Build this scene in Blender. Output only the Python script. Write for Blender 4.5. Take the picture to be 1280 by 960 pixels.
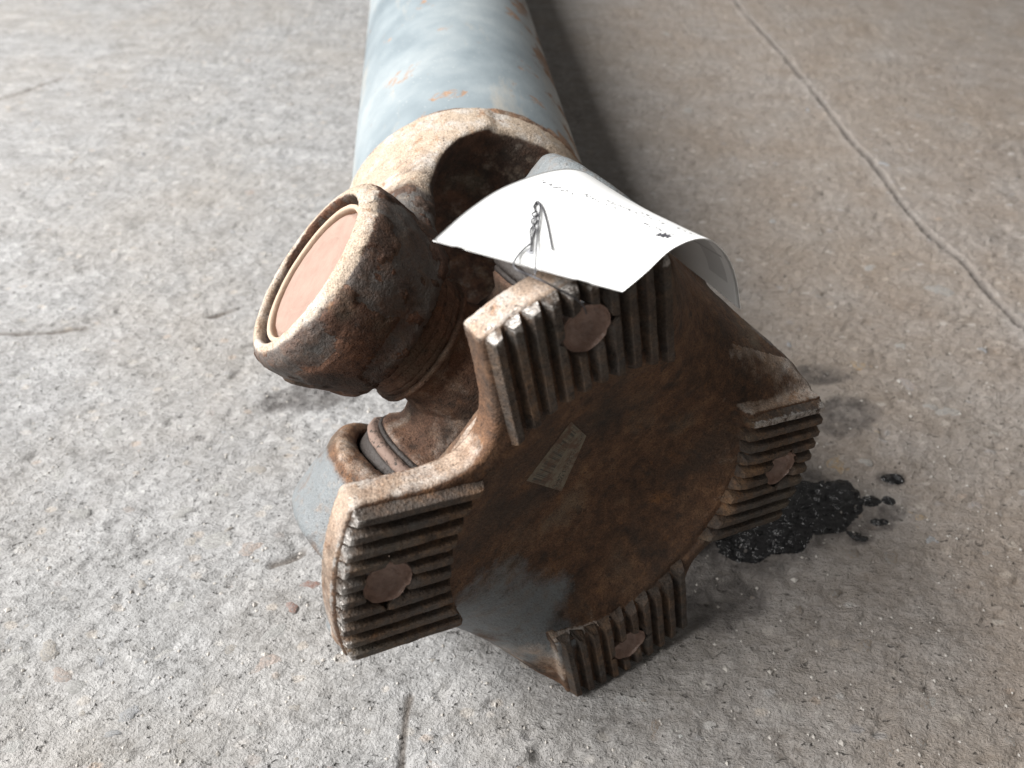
import bpy, math, random
import numpy as np
from mathutils import Matrix, Vector
from mathutils.bvhtree import BVHTree

# ------------------------------------------------------------------ camera, world, light
scene = bpy.context.scene
for o in list(bpy.data.objects):
    bpy.data.objects.remove(o)
F_PX, CX, CY = 1000.0, 640.0, 480.0          # phone lens, in pixels of the 1280x960 photograph
PITCH = math.radians(42.0)
CAM_H = 0.2868
SP, CP = math.sin(PITCH), math.cos(PITCH)

cam = bpy.data.cameras.new("camera")
cam.sensor_width = 36.0
cam.lens = 36.0 * F_PX / 1280.0
cam.clip_start = 0.01
cam.clip_end = 50.0
cam.dof.use_dof = True
cam.dof.focus_distance = 0.262
cam.dof.aperture_fstop = 14.0
cam_ob = bpy.data.objects.new("camera", cam)
scene.collection.objects.link(cam_ob)
cam_ob.location = (0, 0, CAM_H)
cam_ob.rotation_euler = (math.pi / 2 - PITCH, 0, 0)
scene.camera = cam_ob

world = bpy.data.worlds.new("World")
scene.world = world
world.use_nodes = True
bg = world.node_tree.nodes["Background"]
bg.inputs[0].default_value = (1.0, 0.96, 0.91, 1)
bg.inputs[1].default_value = 0.21

door = bpy.data.lights.new("door_light", 'AREA')       # daylight through a tall door to the left
door.shape = 'RECTANGLE'
door.size = 1.7
door.size_y = 1.1
door.energy = 152.0
door.color = (1.0, 0.982, 0.958)
door_ob = bpy.data.objects.new("door_light", door)
scene.collection.objects.link(door_ob)
door_ob.location = (-1.38, 0.10, 1.38)
door_ob.rotation_euler = (Vector((0.05, 0.30, 0.0)) - Vector(door_ob.location)).to_track_quat('-Z', 'Y').to_euler()

vs = scene.view_settings
vs.view_transform = 'Standard'
vs.look = 'None'
vs.exposure = 0.0
vs.gamma = 1.0
vs.use_curve_mapping = False
scene.render.engine = 'CYCLES'
scene.render.resolution_x = 1024
scene.render.resolution_y = 768

rng = np.random.RandomState(7)
random.seed(7)
C = scene.collection

# ------------------------------------------------------------------ geometry of the view
def c2w(v):
    """camera millimetres (x right, y down, z forward) -> world metres"""
    x, y, z = v
    return np.array([x, z * CP - y * SP, CAM_H * 1000 - z * SP - y * CP]) * 0.001
def c2w_dir(v):
    x, y, z = v
    return np.array([x, z * CP - y * SP, -z * SP - y * CP])
def pix(px, py, z):
    """pixel at depth z (mm) -> world metres"""
    return c2w(((px - CX) / F_PX * z, (py - CY) / F_PX * z, z))
def ground(px, py):
    d = c2w_dir(((px - CX) / F_PX, (py - CY) / F_PX, 1.0))
    t = CAM_H / -d[2]
    return np.array([d[0] * t, d[1] * t])

# flange pose (camera frame, mm), solved from the four pads and bolt holes
RF = np.array([[0.8740, 0.0158, -0.4857], [-0.2979, 0.8070, -0.5098], [0.3839, 0.5903, 0.7101]])
FC = np.array([30.66, 40.85, 251.6])
DJ = 80.0                                             # face to joint centre
ex = (RF[:, 0] - RF[:, 1]) / math.sqrt(2)             # ear axis of the flange yoke
ey = (-RF[:, 0] - RF[:, 1]) / math.sqrt(2)            # notch axis
ez = -RF[:, 2]                                        # out of the face
JC = FC - ez * DJ
ax = np.array([-0.097, -0.669, 0.737]); ax /= np.linalg.norm(ax)   # tube axis, away from camera
tx = np.cross(ex, ax); tx /= np.linalg.norm(tx)       # ear axis of the tube yoke (up left)
ty = np.cross(ax, tx)
def frame(o, x, y, z):
    o = c2w(o); x, y, z = c2w_dir(x), c2w_dir(y), c2w_dir(z)
    m = Matrix.Identity(4)
    for i in range(3):
        m[i][0], m[i][1], m[i][2], m[i][3] = x[i], y[i], z[i], o[i]
    return m
M_FLANGE = frame(FC, ex, ey, ez)
M_TUBE = frame(JC, tx, ty, ax)
cz = np.cross(ex, tx); cz /= np.linalg.norm(cz)
M_CROSS = frame(JC, ex, tx, cz)

# ------------------------------------------------------------------ numpy noise
def _hash(i, j, k, seed):
    n = (i * 374761393 + j * 668265263 + k * 2147483647 + seed * 974634777) & 0xffffffff
    n = ((n ^ (n >> 13)) * 1274126177) & 0xffffffff
    n = ((n ^ (n >> 16)) * 2246822519) & 0xffffffff
    return ((n ^ (n >> 15)) & 0xffff) / 65535.0
def vnoise(p, seed=0):
    """value noise in [-1, 1]; p is (n, 3)"""
    f = np.floor(p); i = f.astype(np.int64); t = p - f; t = t * t * (3 - 2 * t)
    r = 0
    for a in (0, 1):
        wa = t[:, 0] if a else 1 - t[:, 0]
        for b in (0, 1):
            wb = t[:, 1] if b else 1 - t[:, 1]
            for c in (0, 1):
                wc = t[:, 2] if c else 1 - t[:, 2]
                r = r + wa * wb * wc * _hash(i[:, 0] + a, i[:, 1] + b, i[:, 2] + c, seed)
    return r * 2 - 1
def fbm(p, octaves=4, seed=0, gain=0.5):
    a, s, r = 1.0, 0.0, 0
    q = p.copy()
    for o in range(octaves):
        r = r + a * vnoise(q, seed + o); s += a
        a *= gain; q = q * 2.03 + 11.7
    return r / s
def sstep(a, b, x):
    t = np.clip((x - a) / (b - a), 0, 1)
    return t * t * (3 - 2 * t)

# ------------------------------------------------------------------ mesh helpers
def make_mesh(name, verts, faces, attrs=None, smooth=True):
    verts = np.asarray(verts, np.float32); me = bpy.data.meshes.new(name)
    if isinstance(faces, np.ndarray):
        n, k = faces.shape
        me.vertices.add(len(verts)); me.vertices.foreach_set('co', verts.ravel())
        me.loops.add(n * k); me.loops.foreach_set('vertex_index', faces.astype(np.int32).ravel())
        me.polygons.add(n)
        me.polygons.foreach_set('loop_start', np.arange(0, n * k, k, dtype=np.int32))
        me.polygons.foreach_set('loop_total', np.full(n, k, np.int32))
    else:
        me.from_pydata(verts.tolist(), [], faces)
    me.update(calc_edges=True)
    for a, v in (attrs or {}).items():
        at = me.attributes.new(a, 'FLOAT', 'POINT'); at.data.foreach_set('value', np.asarray(v, np.float32))
    if smooth:
        me.polygons.foreach_set('use_smooth', np.ones(len(me.polygons), bool))
    me.validate()
    return me
def add(name, me, mat, parent=None, mw=None, label=None, category=None, kind=None, group=None):
    o = bpy.data.objects.new(name, me)
    C.objects.link(o)
    if me is not None and mat is not None and len(me.materials) == 0:
        for m in (mat if isinstance(mat, (list, tuple)) else [mat]):
            me.materials.append(m)
    if parent is not None:
        o.parent = parent
    if mw is not None:
        o.matrix_basis = mw
    if label: o['label'] = label
    if category: o['category'] = category
    if kind: o['kind'] = kind
    if group: o['group'] = group
    return o
def lathe(profile, n=64, axis='z', close=False):
    """profile: list of (radius, height) mm -> verts in metres, quads"""
    pr = np.array(profile, float); k = len(pr)
    a = np.linspace(0, 2 * math.pi, n, endpoint=False)
    r = pr[None, :, 0]; h = np.repeat(pr[None, :, 1], n, 0)
    x, y = r * np.cos(a)[:, None], r * np.sin(a)[:, None]
    if axis == 'z': v = np.stack([x, y, h], -1)
    elif axis == 'x': v = np.stack([h, x, y], -1)
    else: v = np.stack([y, h, x], -1)
    v = v.reshape(-1, 3) * 0.001
    f = []
    i = np.arange(n); j = (i + 1) % n
    for q in range(k - 1 if not close else k):
        q2 = (q + 1) % k
        f.append(np.stack([i * k + q, j * k + q, j * k + q2, i * k + q2], -1))
    return v, np.concatenate(f)
def tube_mesh(pts, rad, n=8):
    """swept round wire through world points"""
    P = np.asarray(pts, float); m = len(P)
    T = np.gradient(P, axis=0); T /= np.linalg.norm(T, axis=1)[:, None] + 1e-12
    up = np.array([0.3, 0.2, 0.93]); V = []
    for i in range(m):
        s = np.cross(T[i], up); s /= np.linalg.norm(s) + 1e-9
        up = np.cross(s, T[i])
        for q in range(n):
            a = 2 * math.pi * q / n
            V.append(P[i] + rad * (math.cos(a) * s + math.sin(a) * up))
    Fc = [(i * n + q, i * n + (q + 1) % n, (i + 1) * n + (q + 1) % n, (i + 1) * n + q) for i in range(m - 1) for q in range(n)]
    Fc += [tuple(range(n))[::-1], tuple(range((m - 1) * n, m * n))]
    return np.array(V), Fc
def catmull(P, per=8):
    P = np.asarray(P, float); Q = np.vstack([2 * P[0] - P[1], P, 2 * P[-1] - P[-2]]); out = []
    for i in range(1, len(Q) - 2):
        for t in np.linspace(0, 1, per, endpoint=False):
            a, b, c, d = Q[i - 1:i + 3]
            out.append(0.5 * (2 * b + (c - a) * t + (2 * a - 5 * b + 4 * c - d) * t * t + (3 * b - a - 3 * c + d) * t ** 3))
    out.append(P[-1])
    return np.array(out)

def surface_nets(fn, lo, hi, h):
    """mesh of fn < 0 (mm)"""
    g = [np.arange(a, b + h, h, dtype=np.float32) for a, b in zip(lo, hi)]
    X, Y, Z = np.meshgrid(*g, indexing='ij', sparse=True)
    D = fn(X, Y, Z).astype(np.float32)
    S = D < 0
    n = D.shape
    cs = [slice(0, -1), slice(1, None)]
    cnt = np.zeros((n[0] - 1, n[1] - 1, n[2] - 1), np.int8)
    for a in (0, 1):
        for b in (0, 1):
            for c in (0, 1):
                cnt += S[cs[a], cs[b], cs[c]]
    act = np.argwhere((cnt > 0) & (cnt < 8))
    idx = np.full(cnt.shape, -1, np.int32); idx[tuple(act.T)] = np.arange(len(act))
    acc = np.zeros((len(act), 3), np.float32); w = np.zeros(len(act), np.float32)
    corners = [(a, b, c) for a in (0, 1) for b in (0, 1) for c in (0, 1)]
    for c0 in corners:
        for d in range(3):
            if c0[d]: continue
            c1 = list(c0); c1[d] = 1
            f0 = D[tuple((act + c0).T)]; f1 = D[tuple((act + c1).T)]
            m = (f0 < 0) != (f1 < 0)
            t = np.where(m, f0 / np.where(m, f0 - f1, 1), 0)
            p = np.tile(np.array(c0, np.float32), (len(act), 1)); p[:, d] = t
            acc += p * m[:, None]; w += m
    V = (act + acc / w[:, None]) * h + np.array(lo, np.float32)
    Q = []
    for d in range(3):
        e1, e2 = [(1, 2), (2, 0), (0, 1)][d]
        s0 = [slice(None)] * 3; s1 = [slice(None)] * 3
        s0[d] = slice(0, -1); s1[d] = slice(1, None)
        A, B = S[tuple(s0)], S[tuple(s1)]
        E = np.argwhere(A != B)
        E = E[(E[:, e1] > 0) & (E[:, e2] > 0) & (E[:, e1] < n[e1] - 1) & (E[:, e2] < n[e2] - 1)]
        flip = ~A[tuple(E.T)]
        q = []
        for o1, o2 in ((-1, -1), (0, -1), (0, 0), (-1, 0)):
            k = E.copy(); k[:, e1] += o1; k[:, e2] += o2
            q.append(idx[tuple(k.T)])
        q = np.stack(q, -1)
        q[flip] = q[flip][:, ::-1]
        Q.append(q)
    return V, np.concatenate(Q)
def smin(a, b, k):
    h = np.clip(0.5 + 0.5 * (b - a) / k, 0, 1)
    return b + (a - b) * h - k * h * (1 - h)
def smax(a, b, k):
    return -smin(-a, -b, k)
def box2(x, y, hx, hy, r=0.0):
    qx, qy = np.abs(x) - hx + r, np.abs(y) - hy + r
    return np.sqrt(np.maximum(qx, 0) ** 2 + np.maximum(qy, 0) ** 2) + np.minimum(np.maximum(qx, qy), 0) - r
def vert_normals(V, Fq):
    n = np.cross(V[Fq[:, 2]] - V[Fq[:, 0]], V[Fq[:, 3]] - V[Fq[:, 1]])
    N = np.zeros_like(V)
    for k in range(4):
        for c in range(3):
            N[:, c] += np.bincount(Fq[:, k], n[:, c], len(V))
    return N / (np.linalg.norm(N, axis=1)[:, None] + 1e-9)

# ------------------------------------------------------------------ materials
class Mat:
    def __init__(s, name):
        s.m = bpy.data.materials.new(name); s.m.use_nodes = True
        s.t = s.m.node_tree; s.b = s.t.nodes["Principled BSDF"]
        s.co = s.t.nodes.new("ShaderNodeTexCoord").outputs['Object']
    def link(s, a, b): s.t.links.new(a, b)
    def noise(s, scale, detail=4, rough=0.55, vec=None, dist=0.0):
        n = s.t.nodes.new("ShaderNodeTexNoise"); n.inputs['Scale'].default_value = scale
        n.inputs['Detail'].default_value = detail; n.inputs['Roughness'].default_value = rough
        n.inputs['Distortion'].default_value = dist
        s.link(vec or s.co, n.inputs['Vector']); return n.outputs['Fac']
    def voro(s, scale, feature='F1', vec=None, out='Distance', rand=1.0):
        n = s.t.nodes.new("ShaderNodeTexVoronoi"); n.feature = feature
        n.inputs['Scale'].default_value = scale; n.inputs['Randomness'].default_value = rand
        s.link(vec or s.co, n.inputs['Vector']); return n.outputs[out]
    def mapping(s, sc, rot=(0, 0, 0), vec=None):
        n = s.t.nodes.new("ShaderNodeMapping"); n.inputs['Scale'].default_value = sc; n.inputs['Rotation'].default_value = rot
        s.link(vec or s.co, n.inputs['Vector']); return n.outputs[0]
    def ramp(s, fac, stops, interp='LINEAR'):
        n = s.t.nodes.new("ShaderNodeValToRGB"); n.color_ramp.interpolation = interp
        e = n.color_ramp.elements
        while len(e) < len(stops): e.new(0.5)
        for el, (p, c) in zip(e, stops):
            el.position = p; el.color = (*c, 1) if hasattr(c, '__len__') else (c, c, c, 1)
        s.link(fac, n.inputs[0]); return n.outputs[0]
    def math(s, op, a, b=None, c=None, clamp=False):
        n = s.t.nodes.new("ShaderNodeMath"); n.operation = op; n.use_clamp = clamp
        for i, v in enumerate((a, b, c)):
            if v is None: continue
            if isinstance(v, (int, float)): n.inputs[i].default_value = v
            else: s.link(v, n.inputs[i])
        return n.outputs[0]
    def mix(s, fac, a, b, mode='MIX'):
        n = s.t.nodes.new("ShaderNodeMix"); n.data_type = 'RGBA'; n.blend_type = mode
        for i, v in ((0, fac), (6, a), (7, b)):
            if isinstance(v, (int, float)): n.inputs[i].default_value = v
            elif isinstance(v, tuple): n.inputs[i].default_value = (*v, 1)
            else: s.link(v, n.inputs[i])
        return n.outputs[2]
    def attr(s, name):
        n = s.t.nodes.new("ShaderNodeAttribute"); n.attribute_name = name; return n.outputs['Fac']
    def bump(s, height, strength=0.5, dist=0.001, prev=None):
        n = s.t.nodes.new("ShaderNodeBump"); n.inputs['Strength'].default_value = strength
        n.inputs['Distance'].default_value = dist
        s.link(height, n.inputs['Height'])
        if prev is not None: s.link(prev, n.inputs['Normal'])
        return n.outputs[0]
    def out(s, col=None, rough=None, normal=None, metal=None, spec=None):
        for k, v in (('Base Color', col), ('Roughness', rough), ('Normal', normal), ('Metallic', metal), ('Specular IOR Level', spec)):
            if v is None: continue
            if isinstance(v, (int, float)): s.b.inputs[k].default_value = v
            elif isinstance(v, tuple): s.b.inputs[k].default_value = (*v, 1)
            else: s.link(v, s.b.inputs[k])
        return s.m

def rusty(name, paint_col=(0.15, 0.168, 0.178), dust_col=(0.345, 0.265, 0.205),
          rust=((0.026, 0.016, 0.011), (0.098, 0.050, 0.027), (0.19, 0.104, 0.055)), bump=0.6):
    """forged steel: rust, with paint and dust where the mesh carries those amounts"""
    m = Mat(name)
    n1 = m.noise(55, 6, 0.62); n2 = m.noise(260, 5, 0.65); n3 = m.noise(1100, 3, 0.6)
    f = m.math('MULTIPLY_ADD', n2, 0.45, m.math('MULTIPLY', n1, 0.55))
    col = m.ramp(f, [(0.34, rust[0]), (0.5, rust[1]), (0.66, rust[2])])
    og = m.ramp(m.noise(120, 4, 0.7, dist=0.6), [(0.60, 0.0), (0.72, 1.0)])
    col = m.mix(m.math('MULTIPLY', og, 0.5), col, (0.22, 0.095, 0.03))
    dk = m.ramp(m.noise(180, 3, 0.6), [(0.30, 1.0), (0.40, 0.0)])
    col = m.mix(m.math('MULTIPLY', dk, 0.6), col, (0.02, 0.017, 0.015))
    big = m.ramp(m.noise(24, 5, 0.65, dist=0.5), [(0.40, 0.75), (0.54, 0.0)])
    col = m.mix(big, col, m.mix(0.7, col, (0.035, 0.030, 0.025)))
    gg = m.ramp(m.noise(34, 5, 0.6), [(0.56, 0.0), (0.70, 0.55)])
    col = m.mix(gg, col, (0.115, 0.10, 0.075))
    # paint
    pn = m.math('MULTIPLY_ADD', m.noise(90, 6, 0.7), 1.3, -0.65)
    pf = m.ramp(m.math('ADD', m.attr('paint'), pn), [(0.30, 0.0), (0.74, 0.9)])
    pc = m.mix(m.noise(40, 3), tuple(c * 0.75 for c in paint_col), tuple(c * 1.2 for c in paint_col))
    pc = m.mix(m.ramp(n2, [(0.5, 0.0), (0.75, 0.5)]), pc, (0.13, 0.09, 0.06))
    col = m.mix(pf, col, pc)
    # dust and dry mud
    dn = m.math('MULTIPLY_ADD', m.noise(140, 6, 0.7), 1.1, -0.55)
    df = m.ramp(m.math('ADD', m.attr('dust'), dn), [(0.35, 0.0), (0.75, 0.92)])
    dc = m.mix(m.noise(300, 4), tuple(c * 0.72 for c in dust_col), tuple(c * 1.15 for c in dust_col))
    dc = m.mix(m.ramp(m.noise(75, 5, 0.7), [(0.48, 0.0), (0.62, 0.7)]), dc, (0.40, 0.385, 0.365))
    dc = m.mix(m.ramp(m.noise(170, 5, 0.75), [(0.56, 0.0), (0.66, 0.75)]), dc, (0.23, 0.125, 0.065))
    col = m.mix(df, col, dc)
    # bare worn metal on knocked edges
    wn = m.math('MULTIPLY_ADD', m.noise(200, 4, 0.7), 1.2, -0.6)
    wf = m.ramp(m.math('ADD', m.attr('worn'), wn), [(0.55, 0.0), (0.68, 1.0)])
    col = m.mix(m.math('MULTIPLY', wf, 0.8), col, (0.40, 0.38, 0.36))
    sp = m.noise(1700, 3, 0.7)
    col = m.mix(m.math('MULTIPLY_ADD', pf, -0.65, 1.0), col, m.mix(1.0, col, m.ramp(sp, [(0.30, 0.45), (0.5, 1.0), (0.72, 1.5)]), 'MULTIPLY'))
    ptm = m.ramp(m.noise(620, 3, 0.6), [(0.30, 1.0), (0.37, 0.0)])
    col = m.mix(m.math('MULTIPLY', ptm, m.math('MULTIPLY_ADD', pf, -0.55, 0.7)), col, (0.03, 0.018, 0.012))
    h = m.math('ADD', m.math('MULTIPLY', n2, 0.6), m.math('MULTIPLY', n3, 0.45))
    h = m.math('SUBTRACT', h, m.math('MULTIPLY', ptm, 0.35))
    h = m.math('ADD', h, m.math('MULTIPLY', pf, 0.15))
    nrm = m.bump(h, bump, 0.0017)
    rg = m.mix(pf, (0.78, 0.78, 0.78), (0.48, 0.48, 0.48))
    rg = m.mix(wf, rg, (0.33, 0.33, 0.33))
    return m.out(col, rg, nrm, m.math('MULTIPLY', wf, 0.6), 0.35)

MAT_FLANGE = rusty("rusty_flange_steel")
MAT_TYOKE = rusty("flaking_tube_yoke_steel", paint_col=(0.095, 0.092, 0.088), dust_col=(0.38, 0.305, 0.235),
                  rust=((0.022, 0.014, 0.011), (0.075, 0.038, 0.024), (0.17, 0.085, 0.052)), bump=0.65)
MAT_RIDGE = rusty("serration_steel", paint_col=(0.06, 0.058, 0.055), rust=((0.022, 0.018, 0.016), (0.080, 0.050, 0.032), (0.20, 0.115, 0.06)), bump=0.8)
MAT_CROSS = rusty("greasy_cross_steel", dust_col=(0.34, 0.23, 0.16), rust=((0.035, 0.02, 0.014), (0.12, 0.065, 0.042), (0.20, 0.115, 0.075)))

def mk_tube():
    m = Mat("blue_grey_tube_paint")
    big = m.noise(14, 4, 0.6)
    col = m.ramp(big, [(0.3, (0.125, 0.155, 0.175)), (0.5, (0.20, 0.235, 0.255)), (0.72, (0.31, 0.34, 0.35))])
    st = m.noise(30, 6, 0.7, vec=m.mapping((1, 1, 0.25)))
    col = m.mix(m.ramp(st, [(0.56, 0.0), (0.72, 0.55)]), col, (0.42, 0.36, 0.28))
    v = m.noise(48, 5, 0.62, dist=0.4); v2 = m.noise(220, 4, 0.7)
    rf = m.ramp(m.math('ADD', m.math('ADD', v, m.attr('rustside')), m.math('MULTIPLY_ADD', v2, 0.16, -0.08)), [(0.625, 0.0), (0.69, 1.0)])
    rcol = m.mix(v2, (0.16, 0.085, 0.048), (0.31, 0.20, 0.13))
    pit = m.ramp(m.math('ADD', m.math('ADD', v, m.attr('rustside')), m.math('MULTIPLY_ADD', v2, 0.16, -0.08)), [(0.74, 0.0), (0.78, 1.0)])
    rcol = m.mix(pit, rcol, (0.045, 0.022, 0.014))
    col = m.mix(rf, col, rcol)
    sp = m.ramp(m.voro(260), [(0.07, 1.0), (0.12, 0.0)])
    col = m.mix(m.math('MULTIPLY', sp, 0.35), col, (0.55, 0.55, 0.52))
    h = m.math('ADD', m.math('MULTIPLY', m.noise(500, 4), 0.35), m.math('MULTIPLY', rf, -0.4))
    return m.out(col, m.mix(rf, (0.42,) * 3, (0.85,) * 3), m.bump(h, 0.35, 0.0008))
MAT_TUBE = mk_tube()

def mk_plain(name, c1, c2, scale, rough, bump, bscale, spec=0.4, metal=0.0, spots=None):
    m = Mat(name)
    col = m.mix(m.noise(scale, 5, 0.65), c1, c2)
    if spots:
        col = m.mix(m.ramp(m.noise(spots[0], 4, 0.7), [(spots[1], 0.0), (spots[1] + 0.08, 1.0)]), col, spots[2])
    return m.out(col, rough, m.bump(m.noise(bscale, 4, 0.6), bump, 0.0008), metal, spec)
MAT_CAP = mk_plain("dusty_bearing_cap", (0.20, 0.13, 0.105), (0.31, 0.22, 0.182), 130, 0.85, 0.6, 700, 0.25, spots=(420, 0.70, (0.2, 0.11, 0.07)))
MAT_SNAP = mk_plain("dusty_snap_ring", (0.32, 0.235, 0.17), (0.44, 0.34, 0.26), 120, 0.75, 0.3, 900)
MAT_WELD = rusty("weld_bead_steel", dust_col=(0.45, 0.36, 0.28), rust=((0.06, 0.035, 0.024), (0.18, 0.095, 0.055), (0.30, 0.17, 0.09)), bump=0.9)
MAT_SEAL = mk_plain("greasy_seal_and_shaded_ring", (0.018, 0.015, 0.014), (0.05, 0.04, 0.035), 300, 0.6, 0.8, 700)
MAT_SEALR = mk_plain("dusty_seal_ring", (0.16, 0.11, 0.088), (0.24, 0.17, 0.14), 200, 0.75, 0.7, 600, spots=(420, 0.55, (0.03, 0.024, 0.02)))
MAT_GREASE = mk_plain("old_grease", (0.10, 0.055, 0.04), (0.58, 0.42, 0.35), 330, 0.2, 1.0, 420, 0.5)
MAT_WIRE = mk_plain("steel_tie_wire", (0.055, 0.055, 0.062), (0.10, 0.10, 0.11), 200, 0.42, 0.1, 900, 0.5, 0.3)
def mk_oil():
    m = Mat("wet_black_oil")
    n = m.noise(230, 3, 0.5, vec=m.mapping((1.0, 1.9, 1.0), (0, 0, 0.5)))
    return m.out((0.006, 0.006, 0.007), 0.10, m.bump(n, 0.9, 0.005), None, 0.6)
MAT_OIL = mk_oil()

def mk_floor():
    m = Mat("rough_worn_concrete")
    st = m.mapping((0.8, 1.5, 1.0), (0, 0, 0.42))
    big = m.noise(7, 4, 0.6); mid = m.noise(42, 6, 0.68, vec=st); fine = m.noise(240, 5, 0.72, vec=st); grit = m.noise(900, 3, 0.65)
    f = m.math('ADD', m.math('MULTIPLY', mid, 0.4), m.math('ADD', m.math('MULTIPLY', fine, 0.4), m.math('MULTIPLY', grit, 0.2)))
    col = m.ramp(f, [(0.33, (0.10, 0.098, 0.096)), (0.44, (0.235, 0.233, 0.231)), (0.55, (0.33, 0.329, 0.330)), (0.68, (0.49, 0.487, 0.48))])
    col = m.mix(m.ramp(big, [(0.42, 0.0), (0.66, 0.35)]), col, (0.27, 0.235, 0.195))
    col = m.mix(m.math('MULTIPLY', m.attr('dirt'), 1.0), col, m.mix(0.66, col, (0.215, 0.155, 0.105)))
    # sand grains and small aggregate
    vo = m.t.nodes.new("ShaderNodeTexVoronoi"); vo.inputs['Scale'].default_value = 150
    m.link(m.mapping((0.8, 1.15, 1), (0, 0, 0.4)), vo.inputs['Vector'])
    sep = m.t.nodes.new("ShaderNodeSeparateColor"); m.link(vo.outputs['Color'], sep.inputs[0])
    pick = m.ramp(sep.outputs[0], [(0.80, 0.0), (0.82, 1.0)])
    edge = m.ramp(m.math('MULTIPLY_ADD', m.noise(420, 3), 0.35, vo.outputs['Distance']), [(0.42, 1.0), (0.55, 0.0)])
    gf = m.math('MULTIPLY', pick, edge)
    gcol = m.ramp(sep.outputs[1], [(0.0, (0.47, 0.45, 0.42)), (0.35, (0.40, 0.34, 0.28)), (0.6, (0.52, 0.51, 0.50)), (0.8, (0.24, 0.24, 0.25)), (1.0, (0.38, 0.29, 0.22))])
    col = m.mix(m.math('MULTIPLY', gf, 0.42), col, gcol)
    # pits
    pits = m.ramp(m.noise(330, 2, 0.5, vec=st), [(0.26, 1.0), (0.34, 0.0)])
    col = m.mix(m.math('MULTIPLY', pits, 0.5), col, (0.06, 0.055, 0.05))
    sv = m.voro(480); spark = m.ramp(sv, [(0.035, 1.0), (0.06, 0.0)])
    col = m.mix(m.math('MULTIPLY', spark, 0.6), col, (0.72, 0.72, 0.70))
    col = m.mix(m.attr('crack'), col, (0.085, 0.07, 0.058))
    stn = m.math('MULTIPLY', m.attr('stain'), m.ramp(m.noise(120, 5, 0.7), [(0.36, 0.35), (0.6, 1.0)]))
    col = m.mix(stn, col, (0.05, 0.044, 0.042))
    col = m.mix(m.math('MULTIPLY', m.attr('pale'), 0.6), col, (0.48, 0.48, 0.49))
    h = m.math('ADD', m.math('MULTIPLY', fine, 0.9), m.math('MULTIPLY', grit, 0.35))
    h = m.math('SUBTRACT', h, m.math('MULTIPLY', pits, 0.5))
    nrm = m.bump(h, 1.0, 0.0032)
    rg = m.mix(stn, (0.82,) * 3, (0.35,) * 3)
    return m.out(col, rg, nrm, None, 0.3)
MAT_FLOOR = mk_floor()
def mk_stone():
    m = Mat("aggregate_stone")
    info = m.t.nodes.new("ShaderNodeObjectInfo")
    n = m.noise(2.2, 6, 0.75)
    hsv = m.mix(m.ramp(n, [(0.38, 0.1), (0.60, 0.9)]), info.outputs['Color'], (0.285, 0.28, 0.273))
    return m.out(hsv, 0.75, m.bump(m.noise(5, 5, 0.7), 0.6, 0.25), None, 0.3)
MAT_STONE = mk_stone()

# ------------------------------------------------------------------ floor
CRACKS = [  # polylines in photograph pixels lying on the floor, half width mm, depth mm
    ([(905, -20), (930, 15), (975, 62), (1035, 135), (1062, 172), (1090, 200), (1130, 255), (1160, 290), (1205, 325), (1240, 368), (1300, 430)], 2.3, 2.0),
    ([(-20, 128), (20, 116), (75, 98)], 1.5, 1.2),
    ([(512, 870), (505, 910), (500, 975)], 1.1, 0.8),
    ([(260, 395), (300, 382), (330, 372)], 1.2, 0.8),
    ([(-10, 418), (60, 415), (105, 410)], 1.6, 1.0),
    ([(340, 706), (362, 700), (378, 690)], 1.6, 1.2),
]
def seg_dist(P, A, B):
    d = B - A; t = np.clip(((P - A) @ d) / (d @ d), 0, 1)
    return np.linalg.norm(P - A - t[:, None] * d, axis=1)
def ell(P, px, py, rx, ry, ang=0.0):
    """soft ellipse on the floor, centre by pixel, radii mm; ~1 inside, 0 at rim, negative out"""
    c = ground(px, py); q = (P - c) * 1000
    ca, sa = math.cos(ang), math.sin(ang)
    u, v = q[:, 0] * ca + q[:, 1] * sa, -q[:, 0] * sa + q[:, 1] * ca
    return 1 - np.sqrt((u / rx) ** 2 + (v / ry) ** 2)
def floor_height(P):
    """metres; P is (n, 2) in metres"""
    ca, sa = math.cos(0.42), math.sin(0.42)
    u = P[:, 0] * ca + P[:, 1] * sa; v = -P[:, 0] * sa + P[:, 1] * ca
    q = np.stack([u, v * 1.7, np.zeros(len(P))], -1)
    h = 0.9 * fbm(q * 14, 2, 1) + 0.95 * fbm(q * 60, 3, 5, 0.6)
    r = fbm(q * 150, 3, 9, 0.65); h = h + 0.85 * r
    h = h + 0.42 * vnoise(q * 380, 15)
    rough = sstep(-0.25, 0.45, fbm(q * 22, 2, 31))
    lump = sstep(0.18, 0.62, fbm(q * 105, 2, 21)) * (0.4 + 0.6 * rough)
    pit = sstep(0.36, 0.70, fbm(q * 85 + 40, 3, 25))
    h = h + 0.55 * lump - 1.3 * pit
    crack = np.zeros(len(P)); pale = np.zeros(len(P))
    wob = 2.6 * fbm(np.stack([P[:, 0], P[:, 1], P[:, 0] * 0], -1) * 75, 3, 44)
    gate = sstep(-0.75, 0.05, fbm(np.stack([P[:, 0], P[:, 1], P[:, 0] * 0], -1) * 26, 2, 47))
    for k, (pl, hw, dp) in enumerate(CRACKS):
        G = [ground(*p) for p in pl]
        d = np.full(len(P), 9.0)
        for A, B in zip(G[:-1], G[1:]): d = np.minimum(d, seg_dist(P, A, B))
        d = d * 1000
        c = (1 - sstep(hw * 0.4, hw * 1.6, np.abs(d + wob * 0.5))) * gate
        h = h - dp * c; crack = np.maximum(crack, c)
        if k == 0:
            pale = np.maximum(pale, 0.16 * (1 - sstep(3, 14, d)))
            h = h + 0.5 * (1 - sstep(2, 9, d))
    return (h * 1.08 - 0.7) * 0.001, crack, pale
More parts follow.
